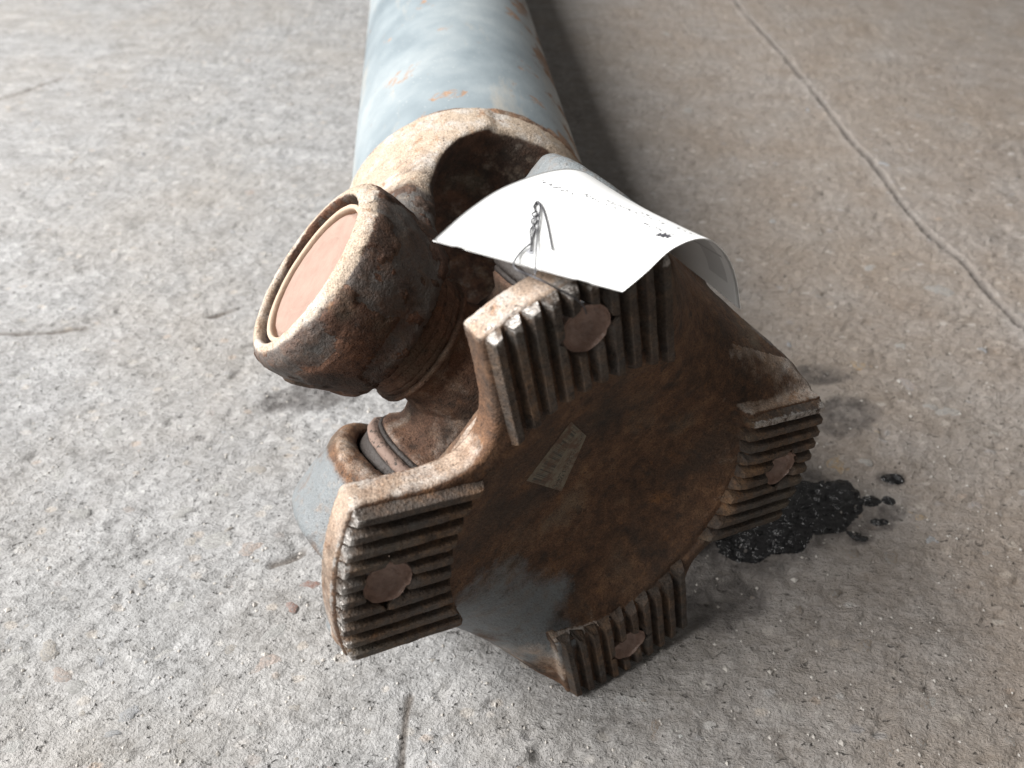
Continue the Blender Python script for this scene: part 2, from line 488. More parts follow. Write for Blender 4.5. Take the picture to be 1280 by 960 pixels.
def axis_coords(segs):
    out = []
    for a, b, s in segs: out += list(np.arange(a, b, s))
    return np.array(out + [segs[-1][1]])
xs = axis_coords([(-4, -0.8, 0.4), (-0.8, -0.36, 0.0040), (-0.36, 0.42, 0.0012), (0.42, 0.86, 0.0032), (0.86, 4.0, 0.4)])
ys = axis_coords([(-3, 0.04, 0.38), (0.04, 0.46, 0.0012), (0.46, 0.80, 0.0022), (0.80, 1.6, 0.006), (1.6, 6.0, 0.5)])
GX, GY = np.meshgrid(xs, ys, indexing='ij')
P = np.stack([GX.ravel(), GY.ravel()], -1)
H, crack, pale = floor_height(P)
pn = np.stack([P[:, 0], P[:, 1], P[:, 0] * 0], -1)
rag = fbm(pn * 70, 4, 61) * 0.55
stain = np.zeros(len(P))
for e in [(400, 492, 30, 12, 0.3), (1045, 520, 24, 16, 0.2), (1030, 470, 20, 9, 0), (1115, 600, 8, 6, 0), (1115, 640, 8, 5, 0), (880, 690, 42, 26, 0.2),
          (900, 740, 30, 20, 0.2), (1098, 655, 8, 5, 0), (1075, 672, 8, 5, 0), (815, 300, 30, 30, 0), (1000, 640, 40, 26, 0.3)]:
    stain = np.maximum(stain, sstep(-0.05, 0.35, ell(P, *e) + rag))
stain *= 0.8
dirt = sstep(-0.08, 0.20, P[:, 0] + 0.06 * fbm(pn * 9, 3, 71)) * (0.75 + 0.25 * fbm(pn * 30, 3, 75))
nx, ny = len(xs), len(ys)
I = np.arange(nx * ny).reshape(nx, ny)
Fq = np.stack([I[:-1, :-1], I[1:, :-1], I[1:, 1:], I[:-1, 1:]], -1).reshape(-1, 4)
floor_me = make_mesh("floor", np.column_stack([P, H]), Fq, dict(crack=crack * 0.85, stain=stain, pale=pale, dirt=np.clip(dirt, 0, 1)))
floor = add("floor", floor_me, MAT_FLOOR, kind='structure', label="rough worn grey concrete floor with embedded pebbles", category="floor")

# embedded pebbles: one mesh, shared
def pebble_mesh(seed):
    v, f = [], []
    nseg, nr = 12, 4
    for r in range(nr):
        a = r / (nr - 1) * math.pi / 2
        for s in range(nseg):
            t = 2 * math.pi * s / nseg
            w = 1 + 0.10 * math.sin(7 * t + seed * 5.3) + 0.22 * math.sin(2 * t + seed) + 0.13 * math.sin(3 * t + seed * 2.1) + 0.07 * math.sin(5 * t + seed * 3.7)
            v.append((math.cos(t) * math.cos(a * 0.97) * w, math.sin(t) * math.cos(a * 0.97) * w, math.sin(a)))
    v += [(0, 0, 1.0)]
    for r in range(nr - 1):
        for s in range(nseg):
            f.append((r * nseg + s, r * nseg + (s + 1) % nseg, (r + 1) * nseg + (s + 1) % nseg, (r + 1) * nseg + s))
    f += [((nr - 1) * nseg + s, (nr - 1) * nseg + (s + 1) % nseg, len(v) - 1) for s in range(nseg)]
    return make_mesh("stone", v, f)
PEB = [pebble_mesh(s) for s in (0.3, 1.7, 2.9, 4.4, 5.6)]
for p in PEB: p.materials.append(MAT_STONE)
WH, BE, PK, OR, BR, GY_, RD = (.43, .427, .415), (.40, .365, .325), (.40, .325, .285), (.42, .28, .14), (.25, .19, .14), (.34, .35, .37), (.27, .12, .08)
stones = [(325, 833, 24, 15, .1, PK), (14, 825, 18, 10, .5, WH), (345, 790, 17, 9, .8, WH), (268, 674, 27, 9, .2, WH), (238, 674, 13, 7, 0, BE), (314, 684, 15, 11, 0, PK),
    (384, 730, 17, 6, 0, RD), (366, 759, 8, 7, 0, RD), (97, 859, 20, 6, -.1, WH), (75, 842, 10, 12, 1.2, PK), (288, 808, 13, 8, .3, BE), (316, 912, 9, 8, 0, WH),
    (226, 755, 9, 13, 1.2, WH), (395, 827, 9, 9, 0, BE), (460, 914, 7, 6, 0, BE), (3, 872, 11, 14, 0, WH), (10, 935, 16, 11, .5, WH), (368, 885, 8, 6, .4, BE),
    (60, 812, 13, 10, .3, BE), (150, 803, 14, 8, .5, GY_), (160, 892, 14, 10, .4, GY_), (205, 812, 10, 8, 0, WH), (180, 515, 9, 6, 0, BE), (140, 540, 16, 6, .2, WH),
    (275, 608, 16, 9, .3, WH), (225, 640, 14, 7, .2, WH), (320, 585, 12, 7, 0, BE), (100, 640, 12, 7, .2, WH), (70, 595, 14, 7, .3, WH), (30, 470, 12, 5, 0, WH), (200, 440, 15, 5, .1, WH),
    (1045, 578, 17, 11, -.5, OR), (1152, 645, 16, 7, -.2, OR), (1078, 456, 19, 5, 0, OR), (1112, 698, 15, 8, 0, BR), (820, 904, 10, 10, 0, BR), (1218, 630, 9, 6, 0, PK),
    (1065, 690, 12, 6, .1, BR), (1135, 480, 14, 7, .2, PK), (1125, 432, 11, 5, 0, BE), (850, 919, 4, 4, 0, (.85, .85, .83)), (1185, 515, 14, 6, 0, BE), (995, 760, 9, 6, 0, BR),
    (835, 43, 8, 4, 0, BE), (860, 136, 9, 4, 0, BE), (1088, 333, 9, 4, 0, BE), (1175, 362, 16, 6, -.2, BE), (965, 273, 6, 3, 0, WH), (1150, 925, 9, 6, 0, BR), (1160, 880, 12, 8, .3, BR),
    (1045, 740, 8, 5, 0, BR), (940, 745, 9, 5, 0, BR), (1265, 925, 8, 6, 0, BR), (150, 130, 9, 5, 0, WH), (120, 85, 8, 4, 0, WH), (310, 240, 7, 4, 0, PK), (270, 150, 6, 8, 0, WH)]
for k in range(120):
    px, py = random.uniform(-20, 1300), random.uniform(60, 985)
    s = random.choice([3, 3, 4, 4, 5, 6, 8]) * (0.55 + 0.55 * py / 960)
    c = random.choice([GY_, BE, GY_, BE, PK, GY_] if px < 640 else [BE, BR, OR, BR, GY_, BR])
    stones.append((px, py, s * random.uniform(1, 1.8), s * random.uniform(.7, 1), random.uniform(-.3, .6), c))
SG = np.array([ground(s[0], s[1]) for s in stones]); SH = floor_height(SG)[0]
for k, (px, py, a, b, ang, c) in enumerate(stones):
    g = SG[k]
    d = c2w_dir(((px - CX) / F_PX, (py - CY) / F_PX, 1.0)); t = CAM_H / -d[2]      # depth in metres
    sx = a / F_PX * t; sy = b / F_PX * t / max(0.35, -d[2] / np.linalg.norm(d))
    o = add("stone", PEB[k % 5], None, parent=floor)
    zz = min(0.0006, 0.22 * sx) + 0.0007
    o.location = (g[0], g[1], SH[k] - 0.0008)
    o.rotation_euler = (random.uniform(-.12, .12), random.uniform(-.12, .12), ang)
    o.scale = (sx, sy, zz)
    f = random.uniform(.86, 1.1)
    o.color = (c[0] * f, c[1] * f, c[2] * f, 1)

# loose grit and crumbs
gv, gf = [], []
gp = []
for k in range(1500):
    px, py = random.uniform(-30, 1310), 960 * random.uniform(0, 1.02)
    gp.append(ground(px, py))
gp = np.array(gp); gh = floor_height(gp)[0]
for k in range(len(gp)):
    s = random.uniform(0.0003, 0.0009) * (1.6 if random.random() < 0.06 else 1)
    b = len(gv)
    for q in range(6):
        d = [(1, 0, 0), (-1, 0, 0), (0, 1, 0), (0, -1, 0), (0, 0, .8), (0, 0, -.8)][q]
        gv.append([gp[k, 0] + d[0] * s * random.uniform(.6, 1.3), gp[k, 1] + d[1] * s * random.uniform(.6, 1.3), gh[k] + s * 0.25 + d[2] * s * random.uniform(.6, 1)])
    gf += [(b + i, b + j, b + 4) for i, j in ((0, 2), (2, 1), (1, 3), (3, 0))] + [(b + j, b + i, b + 5) for i, j in ((0, 2), (2, 1), (1, 3), (3, 0))]
MAT_GRIT = mk_plain("loose_grit", (0.22, 0.20, 0.18), (0.50, 0.48, 0.45), 130, 0.8, 0.2, 900)
add("grit", make_mesh("grit", gv, gf, smooth=False), MAT_GRIT, kind='stuff', label="loose sand and grit scattered over the concrete floor", category="grit")

# oil spill: a thin wet film following the floor
g0 = ground(1010, 640)
ox = np.arange(g0[0] - 0.075, g0[0] + 0.075, 0.0009); oy = np.arange(g0[1] - 0.06, g0[1] + 0.06, 0.0009)
OX, OY = np.meshgrid(ox, oy, indexing='ij'); OP = np.stack([OX.ravel(), OY.ravel()], -1)
on = np.stack([OP[:, 0], OP[:, 1], OP[:, 0] * 0], -1)
orag = fbm(on * 95, 4, 91, 0.6)
mask = np.full(len(OP), -9.0)
for e, k in [((1014, 632, 21, 15, .35), .45), ((972, 668, 16, 10, .35), .45), ((935, 680, 14, 9, .2), .45), ((1050, 618, 10, 9, 0), .45), ((1117, 598, 5, 3.0, 0), .5), ((1110, 626, 3, 2.4, 0), .5), ((1088, 626, 5, 3, 0), .5),
             ((1100, 652, 4, 2, 0), .5), ((1072, 670, 4, 2.5, -.3), .5)]:
    mask = np.maximum(mask, (ell(OP, *e) + orag * k * 0.9) * min(e[2], 9) / 9)
OH = floor_height(OP)[0] + 0.0016 * fbm(np.stack([on[:, 0] * 0.8 + on[:, 1] * 0.6, (on[:, 1] * 0.8 - on[:, 0] * 0.6) * 2.0, on[:, 2]], -1) * 150, 3, 95, 0.65) * sstep(0, 0.3, mask) + np.clip(mask * 0.0022, -0.0006, 0.0009) + 0.00005
n1, n2 = OX.shape; I = np.arange(n1 * n2).reshape(n1, n2)
q = np.stack([I[:-1, :-1], I[1:, :-1], I[1:, 1:], I[:-1, 1:]], -1).reshape(-1, 4)
q = q[(mask[q] > -0.12).all(1)]
used = np.unique(q); remap = np.full(n1 * n2, -1); remap[used] = np.arange(len(used))
add("oil_spill", make_mesh("oil_spill", np.column_stack([OP, OH])[used], remap[q]), MAT_OIL,
    label="wet black oil spill with drops on the concrete under the serrated flange", category="oil spill")

# ------------------------------------------------------------------ driveshaft
base = c2w(JC); BASE = np.array([base[0], base[1], 0.0])
shaft = add("driveshaft", None, None, label="rusty driveshaft with blue grey tube, universal joint and serrated flange", category="driveshaft")
shaft.location = BASE
PINV = Matrix.Translation(Vector(BASE)).inverted()

# --- flange yoke (local mm: X ear axis, Y notch axis, Z out of the face)
A35 = math.radians(35)
PADS = [(math.sin(A35) * sx, math.cos(A35) * sy) for sx, sy in ((1, 1), (-1, 1), (1, -1), (-1, -1))]
PW, RI, RO = 27.2, 55.5, 88.8
def dish(x, y):
    """bowl that rises towards the pads and runs out flat towards the ears"""
    t = np.maximum(np.abs(x) - 42.0 - 15.0 * (y / 50.0) ** 2, 0.0)
    return np.minimum(-12.5 + 11.5 * (y * y + 0.36 * x * x) / 57.0 ** 2 + 2.5 * (x * x + y * y) / 57.0 ** 2, -1.2) - 0.026 * t * t
def sdf_flange(x, y, z):
    r = np.sqrt(x * x + y * y)
    d2 = None
    for dx, dy in PADS:
        u = x * dx + y * dy; t = -x * dy + y * dx
        b = box2(u - 55.0, t, 40.0, PW + 0.9, 1.0)
        d2 = b if d2 is None else smin(d2, b, 28.0)
    d2 = smax(d2, r - (RO + 1.0), 1.2)
    qx, qz = d2 + 1.2, np.abs(z + 5.0) - 5.0 + 1.2
    plate = np.sqrt(np.maximum(qx, 0) ** 2 + np.maximum(qz, 0) ** 2) + np.minimum(np.maximum(qx, qz), 0) - 1.2
    # ears
    xa = np.abs(x)
    hub = box2(np.sqrt(y * y + (z + DJ) ** 2), xa - 64.5, 36.5, 18.0, 5.0)
    wy = 30.0 + 25.0 * sstep(-45, -12, z)
    web = smax(box2(xa - 60.0, z + 42.0, 18.0, 40.0, 5.0), np.abs(y) - wy, 7.0)
    web = smax(web, 0.80 * (xa - 60.0 - 16.0 * (y / 50.0) ** 2) + 0.60 * (z + 9.0), 12.0)
    ear = smin(hub, web, 9.0)
    body = smax(r - 57.0, np.abs(z + 12.0) - 11.0, 3.0)
    s = smin(smin(body, ear, 9.0), plate, 3.5)
    s = smax(s, -(np.sqrt((xa / 46.0) ** 2 + ((z + DJ) / 60.0) ** 2) - 1.0) * 46.0, 6.0)      # throat
    pads = np.maximum(d2, RI - r)                                       # everything but the pads is hollowed
    s = smax(s, -smax(dish(x, y) - z, -pads, 0.8), 1.0)
    bore = np.sqrt(y * y + (z + DJ) ** 2) - 28.5
    s = np.maximum(s, -np.maximum(bore, 20.0 - xa))
    for dx, dy in PADS:
        s = np.maximum(s, -(np.sqrt((x - 75 * dx) ** 2 + (y - 75 * dy) ** 2) - 7.2))
    return s
V, Fq = surface_nets(sdf_flange, (-87, -94, -121), (87, 94, 3), 1.0)
N = vert_normals(V, Fq)
V = V + N * (0.22 * fbm(V / 3.2, 3, 101)[:, None] + 0.25 * fbm(V / 14.0, 2, 105)[:, None])
r = np.hypot(V[:, 0], V[:, 1]); xa = np.abs(V[:, 0])
Wn = N @ np.array(M_FLANGE.to_3x3()).T
earz = sstep(-3, -12, V[:, 2]) * sstep(50, 58, xa)
n_a = fbm(V / 16.0, 3, 120)
sw = sstep(-20, -46, V[:, 0])
paint = -0.5 + 1.3 * np.maximum(earz, sstep(-12, -22, V[:, 2]) * sstep(58, 66, xa)) + n_a * 0.35
face = sstep(-40, -30, V[:, 2]) * (np.abs(V[:, 1]) < 60) * (N[:, 2] > 0.3)
pd = np.hypot((V[:, 0] + 58) / 36.0, (V[:, 1] + 2) / 42.0)            # patch of surviving paint towards one ear
pd2 = np.hypot((V[:, 0] - 66) / 20.0, (V[:, 1] - 0) / 34.0)
pface = -0.35 + 1.05 * sstep(1.25, 0.55, pd) + 0.25 * sstep(1.2, 0.7, pd2) + 0.5 * n_a
paint = paint * (1 - face) + pface * face
paint = np.where((V[:, 0] > 40) & (V[:, 2] > -55), paint - 0.55 * sstep(-55, -40, V[:, 2]), paint)
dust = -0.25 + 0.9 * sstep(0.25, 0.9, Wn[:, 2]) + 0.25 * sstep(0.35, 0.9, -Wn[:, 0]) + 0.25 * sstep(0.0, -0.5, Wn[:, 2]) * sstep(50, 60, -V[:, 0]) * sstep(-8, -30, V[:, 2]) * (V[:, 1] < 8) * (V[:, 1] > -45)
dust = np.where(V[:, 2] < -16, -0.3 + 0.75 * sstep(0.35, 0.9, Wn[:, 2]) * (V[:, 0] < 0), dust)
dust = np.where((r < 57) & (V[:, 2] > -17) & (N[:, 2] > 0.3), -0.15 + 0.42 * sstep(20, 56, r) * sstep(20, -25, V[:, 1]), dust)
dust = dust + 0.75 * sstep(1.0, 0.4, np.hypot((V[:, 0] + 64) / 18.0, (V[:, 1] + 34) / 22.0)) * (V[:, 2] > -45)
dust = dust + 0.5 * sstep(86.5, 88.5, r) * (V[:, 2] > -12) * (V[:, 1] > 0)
rim = (sstep(1.2, 0.2, np.abs(r - (RO + 1))) * sstep(-4, -1, V[:, 2]))
worn = -0.1 + 0.75 * rim * (V[:, 1] > 0)
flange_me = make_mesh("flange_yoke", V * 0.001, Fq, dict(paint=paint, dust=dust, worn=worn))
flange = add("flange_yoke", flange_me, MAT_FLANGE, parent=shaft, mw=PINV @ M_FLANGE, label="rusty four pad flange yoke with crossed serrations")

# ridges of the four pads
PITCHR, NR, HT = 2 * PW / 10.0, 10, 3.3
def ridge_mesh(dx, dy, tc, seed):
    prof = [(-2.3, -1.2), (-2.2, -0.05), (-1.15, HT - 0.18), (-0.95, HT), (0.95, HT), (1.15, HT - 0.18), (2.2, -0.05), (2.3, -1.2)]
    px, py = -dy, dx
    verts, faces = [], []
    inner = [math.sqrt(max(RI ** 2 - (tc + a) ** 2, 0)) + (0.9 if h > 1 else 0.0) for a, h in prof]
    outer = [math.sqrt(RO ** 2 - (tc + a) ** 2) - (0.5 if h > 1 else 0.0) for a, h in prof]
    rh = 7.3
    def hole(a): return math.sqrt(max(rh ** 2 - (tc + a) ** 2, 0.0))
    spans = [(inner, outer)]
    if abs(tc) < rh + 1.5:
        spans = [(inner, [75 - hole(a) - 0.05 for a, h in prof]), ([75 + hole(a) + 0.05 for a, h in prof], outer)]
    for i0, o0 in spans:
        n = 26; b = len(verts); k = len(prof)
        for s in range(n):
            f = s / (n - 1)
            for q, (a, h) in enumerate(prof):
                u = i0[q] + (o0[q] - i0[q]) * f; t = tc + a
                if h > 0:
                    w = fbm(np.array([[u / 3.0, t / 2.0 + seed * 7.3, h]]), 3, 140)[0]
                    w2 = fbm(np.array([[u / 7.0, seed * 3.1, 0]]), 2, 150)[0]
                    h2 = h + 0.16 * w + 0.2 * w2 - 0.9 * max(0, w2 - 0.3)
                    edge = min(f, 1 - f) * (o0[q] - i0[q])
                    h2 -= 0.7 * math.exp(-edge / 0.8) * (0.5 + 0.5 * w)
                    t += 0.12 * fbm(np.array([[u / 4.0, seed * 5.0 + q * 0.3, 3.0]]), 2, 160)[0]
                    u += (0.9 * w if f in (0.0, 1.0) else 0)
                else: h2 = h
                if f == 0.0 and dy < 0 and i0 is inner: u -= 1.2 + 2.2 * vnoise(np.array([[t / 3.1, seed * 1.0, 0.5]]), 155)[0]
                verts.append((u * dx + t * px, u * dy + t * py, h2))
        for s in range(n - 1):
            for q in range(k - 1):
                faces.append((b + s * k + q, b + s * k + q + 1, b + (s + 1) * k + q + 1, b + (s + 1) * k + q))
        faces.append(tuple(b + q for q in range(k))[::-1]); faces.append(tuple(b + (n - 1) * k + q for q in range(k)))
    v = np.array(verts) * 0.001
    out = np.array([math.hypot(a, c) for a, c, d in verts]); top = np.array([d for a, c, d in verts])
    worn = 0.05 + 0.55 * sstep(84, 88.5, out) * (1.0 if dy > 0 else 0.6) + 0.10 * (top > HT - 0.6)
    if abs(tc) > PW - 4 and dx > 0 > dy: worn = worn + 0.5 * (tc * (1 if True else 1) > 0) * (top > 1.6)  # brightens the edge ridge of one pad, a highlight painted in as worn metal
    dust = np.full(len(v), -0.2) + 0.12 * (dy > 0)
    me = make_mesh("ridge", v, faces, dict(paint=np.full(len(v), 0.40), dust=dust, worn=worn), smooth=False)
    return me
for p, (dx, dy) in enumerate(PADS):
    for k in range(NR):
        tc = -PW + PITCHR * (k + 0.5)
        add("ridge", ridge_mesh(dx, dy, tc, p * 10 + k), MAT_RIDGE, parent=flange)

# grease left in the bolt holes
v, f = lathe([(0.01, -4.6), (2.5, -4.3), (4.6, -3.3), (5.9, -1.9), (6.6, -0.6), (6.95, 0.5), (7.15, 1.6)], 28)
gme0 = make_mesh("grease", v, f)
for p, (dx, dy) in enumerate(PADS):
    vv = v.copy()
    nz = fbm(vv * 1000 / 3.0 + p * 9, 3, 170)
    vv[:, 2] += nz * 0.0013
    vv[:, :2] *= (1 - 0.05 * np.abs(fbm(vv * 1000 / 2.5 + 31, 2, 175)))[:, None]
    vv[:, 0] += 0.075 * dx; vv[:, 1] += 0.075 * dy
    add("grease", make_mesh("grease", vv, f), MAT_GREASE, parent=flange, label="shiny brown grease in the bolt hole")

# worn barcode label on the dished face
me_bvh = BVHTree.FromPolygons([tuple(x) for x in V.tolist()], [tuple(x) for x in Fq.tolist()])
INV_F = M_FLANGE.inverted()
cam_l = np.array(INV_F @ Vector((0, 0, CAM_H))) * 1000
def on_flange(px, py, off=0.35):
    w = pix(px, py, 200.0); d = Vector(np.array(INV_F @ Vector(w)) * 1000 - cam_l).normalized()
    hit = me_bvh.ray_cast(Vector(cam_l), d)
    return np.array(hit[0]) - np.array(d) * off
q0, q1, q2, q3 = (658, 601), (714, 527), (733, 545), (702, 614)
NU, NV = 24, 10
lv = []
for i in range(NU):
    a = i / (NU - 1)
    for j in range(NV):
        b = j / (NV - 1)
        p = [(1 - a) * ((1 - b) * q0[c] + b * q3[c]) + a * ((1 - b) * q1[c] + b * q2[c]) for c in (0, 1)]
        lv.append(on_flange(*p) * 0.001)
lf = [(i * NV + j, (i + 1) * NV + j, (i + 1) * NV + j + 1, i * NV + j + 1) for i in range(NU - 1) for j in range(NV - 1)]
label_me = make_mesh("barcode_label", lv, lf)
uv = label_me.uv_layers.new(name="UVMap")
lc = [((i) / (NU - 1), (j) / (NV - 1)) for i in range(NU) for j in range(NV)]
for l in label_me.loops: uv.data[l.index].uv = lc[l.vertex_index]
def mk_label():
    m = Mat("worn_barcode_print")
    tc = m.t.nodes.new("ShaderNodeTexCoord"); sp = m.t.nodes.new("ShaderNodeSeparateXYZ"); m.link(tc.outputs['UV'], sp.inputs[0])
    u, v = sp.outputs[0], sp.outputs[1]
    cmb = m.t.nodes.new("ShaderNodeCombineXYZ"); m.link(u, cmb.inputs[0])
    bars = m.ramp(m.noise(26, 2, 0.7, vec=cmb.outputs[0]), [(0.485, 0.0), (0.515, 1.0)])
    band = m.math('MULTIPLY', m.math('GREATER_THAN', v, 0.12), m.math('LESS_THAN', v, 0.50))
    dots = m.ramp(m.noise(38, 2, 0.5, vec=m.mapping((1.2, 0.42, 1), vec=tc.outputs['UV'])), [(0.5, 0.0), (0.54, 1.0)])
    tb = m.math('MULTIPLY', m.math('GREATER_THAN', v, 0.72), m.math('LESS_THAN', v, 0.88))
    ink = m.math('ADD', m.math('MULTIPLY', bars, band), m.math('MULTIPLY', dots, tb), clamp=True)
    basec = m.mix(m.noise(160, 5, 0.7), (0.12, 0.10, 0.068), (0.20, 0.175, 0.125))
    col = m.mix(m.math('MULTIPLY', ink, 1.0), basec, (0.025, 0.03, 0.027))
    wear = m.ramp(m.noise(230, 5, 0.75), [(0.44, 0.0), (0.60, 1.0)])
    col = m.mix(wear, col, (0.085, 0.042, 0.022))
    return m.out(col, 0.45, m.bump(m.noise(900, 3), 0.3, 0.0005))
add("barcode_label", label_me, mk_label(), parent=flange, label="worn silvery barcode label stuck on the dished flange face")

# --- cross and seals
def trunnion(sign, axis):
    pr = [(0.0, 0), (24, 0), (24.5, 12), (22.5, 22), (21, 28), (21.5, 31), (24, 33.5), (25, 34.5), (25, 36), (17, 36.2), (17, 60)]
    v, f = lathe([(a, b * sign) for a, b in pr], 48, axis)
    V_ = v * 1000
    v = v + 0.0004 * np.stack([fbm(V_ / 4 + 3 * i, 2, 180 + i) for i in range(3)], -1)
    if sign < 0: f = f[:, ::-1]
    z = np.zeros(len(v))
    return make_mesh("trunnion", v, f, dict(paint=z - .6, dust=z + (0.35 if sign < 0 or axis == 'y' else -0.2), worn=z - .4))  # dust held back on the trunnion under the tag, darkened as if shaded
cross = add("joint_cross", make_mesh("joint_cross", *lathe([(0.01, -25), (12, -24), (21, -18), (25, -8), (25, 8), (21, 18), (12, 24), (0.01, 25)], 40),
            ), MAT_CROSS, parent=shaft, mw=PINV @ M_CROSS, label="dusty brown steel cross between the two yokes")
for axis in ('x', 'y'):
    for sgn in (1, -1):
        add("trunnion", trunnion(sgn, axis), MAT_CROSS, parent=cross)
        def ring(pr, nm, mat, sd):
            if axis == 'y': pr = [(min(a, 23.5), b) for a, b in pr]
            v, f = lathe([(a, b * sgn) for a, b in pr], 72, axis, close=True)
            v = v + 0.0003 * np.stack([fbm(v * 1000 / 2.2 + 5 * i, 2, sd + i) for i in range(3)], -1)
            if sgn < 0: f = f[:, ::-1]
            add(nm, make_mesh(nm, v, f), mat, parent=cross)
        ring([(16, 36.0), (25.5, 36.0), (26.0, 37.2), (25.0, 38.4), (16, 38.4)], "seal", MAT_SEAL if axis == 'x' else MAT_CROSS, 190)
        ring([(16, 38.2), (27.2, 38.2), (28.2, 39.2), (28.2, 41.4), (27.4, 42.4), (16, 42.4)], "seal_ring", (MAT_SEALR if sgn < 0 else MAT_SEAL) if axis == 'x' else MAT_CROSS, 194)  # the ring under the tag is black to paint in the shade there
        ring([(16, 42.2), (26.8, 42.2), (27.2, 43.5), (27.0, 49), (16, 49)], "seal", MAT_SEAL if axis == 'x' else MAT_CROSS, 197)

# --- tube yoke (local mm: X ear axis, Z along the tube away from the joint)
ZW, RT = 113.0, 60.0
def sdf_tyoke(x, y, z):
    xa = np.abs(x); rr = np.sqrt(x * x + y * y)
    hub = box2(np.sqrt(y * y + z * z) + 4.3 * sstep(71, 52, xa), xa - 65.0, 35.3, 19.0, 7.0)
    ro = 67.0 - 6.5 * sstep(35, 98, z)
    wy = 29.0 + 27.0 * sstep(52, 103, z)
    arm = smax(smax(rr - ro, np.abs(y) - wy, 6.0), np.abs(z - 55.0) - 55.0, 4.0)
    arm = smax(arm, 38.0 - xa, 3.0)
    collar = smax(rr - 60.6, np.abs(z - 99.0) - 15.0, 2.0)
    s = smin(arm, collar, 7.0)
    throat = smax(box2(x, z - 39.0, 49.0, 56.0, 28.0), -z - 45.0, 2.0)
    pocket = np.sqrt((x / 1.0) ** 2 + (y / 1.25) ** 2 + ((z - 62.0) / 1.0) ** 2) - 42.0
    s = smax(s, -throat, 5.0)
    s = smin(s, hub, 9.0)
    bore = np.sqrt(y * y + z * z) - 28.6
    s = np.maximum(s, -np.maximum(bore, 20.0 - xa))
    return s
V, Fq = surface_nets(sdf_tyoke, (-87, -66, -41), (87, 66, 117), 1.0)
N = vert_normals(V, Fq)
rb = np.hypot(V[:, 1], V[:, 2])
inb = (rb < 29.2)
n_f = fbm(V / 11.0, 4, 210, 0.6)
flake = sstep(0.02, 0.07, n_f) * 0.9                       # thick flaking scale with crisp borders
rough = 0.5 * fbm(V / 1.8, 3, 215, 0.6) + 0.35 * fbm(V / 7.0, 2, 218)
hubw = sstep(62, 44, rb) * sstep(83.0, 80, np.abs(V[:, 0]))
V = V + N * (np.where(inb, 0.1, 1.0) * (flake * hubw * 0.8 + rough * (0.35 + 0.25 * hubw)))[:, None]
Wn = N @ np.array(M_TUBE.to_3x3()).T
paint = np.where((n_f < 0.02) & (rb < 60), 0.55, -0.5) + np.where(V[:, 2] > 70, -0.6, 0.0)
hubz = sstep(60, 48, rb) * (np.abs(V[:, 0]) < 80)
dust = -0.25 + (0.95 - 0.45 * hubz) * sstep(0.2, 0.8, Wn[:, 2]) + (0.45 - 0.3 * hubz) * sstep(0.45, 0.9, -Wn[:, 0]) + 0.6 * sstep(80, 96, V[:, 2]) + 0.3 * sstep(81, 83.5, np.abs(V[:, 0])) * (rb > 28)  # real dust; the extra tan inside the throat stands in for light
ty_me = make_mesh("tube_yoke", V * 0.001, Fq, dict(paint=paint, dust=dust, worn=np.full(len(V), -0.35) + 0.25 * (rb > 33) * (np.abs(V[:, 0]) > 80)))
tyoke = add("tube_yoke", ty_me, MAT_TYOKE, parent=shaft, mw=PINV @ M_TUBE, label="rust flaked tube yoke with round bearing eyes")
def eye_part(pr, nm, mat, sgn, par, off=0.0, close=False, axis='x', n=72):
    v, f = lathe([(a, b * sgn) for a, b in pr], n, axis, close)
    v = v + 0.00012 * np.stack([fbm(v * 1000 / 3.0 + 5 * i, 2, 230 + i) for i in range(3)], -1)
    if sgn < 0: f = f[:, ::-1]
    return v, f
for par, zc, sgns in ((tyoke, 0.0, (1, -1)), (flange, -DJ, (1, -1))):
    for sgn in sgns:
        X0 = 84.0 if par is tyoke else 83.5
        X0 += 1.0
        pc = [(0.01, X0 - 5.0), (9, X0 - 5.0), (14.2, X0 - 5.0), (14.8, X0 - 5.55), (15.4, X0 - 5.0), (22.0, X0 - 5.0), (23.2, X0 - 5.2), (23.7, X0 - 6.8), (28.4, X0 - 7.0), (28.4, X0 - 30)]
        v, f = eye_part(pc, "bearing_cap", MAT_CAP, sgn, par); v[:, 2] += zc * 0.001
        add("bearing_cap", make_mesh("bearing_cap", v, f), MAT_CAP, parent=par)
        ps = [(25.3, X0 - 4.6), (27.6, X0 - 4.6), (28.6, X0 - 5.2), (28.6, X0 - 6.9), (25.3, X0 - 6.9)]
        ps = [(25.0, X0 - 4.4), (25.3, X0 - 3.9), (26.5, X0 - 3.9), (26.8, X0 - 4.4), (26.8, X0 - 6.9), (25.0, X0 - 6.9)]
        v, f = eye_part(ps, "snap_ring", MAT_SNAP, sgn, par, close=True); v[:, 2] += zc * 0.001
        add("snap_ring", make_mesh("snap_ring", v, f), MAT_SNAP, parent=par)

# --- weld bead and tube
nseg, nsec = 360, 10
wa = np.linspace(0, 2 * math.pi, nseg, endpoint=False); wv = []
for k, a in enumerate(wa):
    pz = fbm(np.array([[math.cos(a) * 9, math.sin(a) * 9, 0.0]]), 3, 240)[0]; rip = 0.35 * math.sin(k * 0.9) 
    for s in range(nsec):
        b = 2 * math.pi * s / nsec
        rr = RT - 0.1 + (1.1 + 0.5 * pz + 0.2 * rip) * math.sin(b); zz = ZW + 0.8 * pz + (3.0 + 0.6 * pz) * math.cos(b)
        wv.append((rr * math.cos(a), rr * math.sin(a), zz))
i = np.arange(nseg)[:, None]; s = np.arange(nsec)[None, :]
wf = np.stack([i * nsec + s, ((i + 1) % nseg) * nsec + s, ((i + 1) % nseg) * nsec + (s + 1) % nsec, i * nsec + (s + 1) % nsec], -1).reshape(-1, 4)
wv = np.array(wv); z = np.zeros(len(wv))
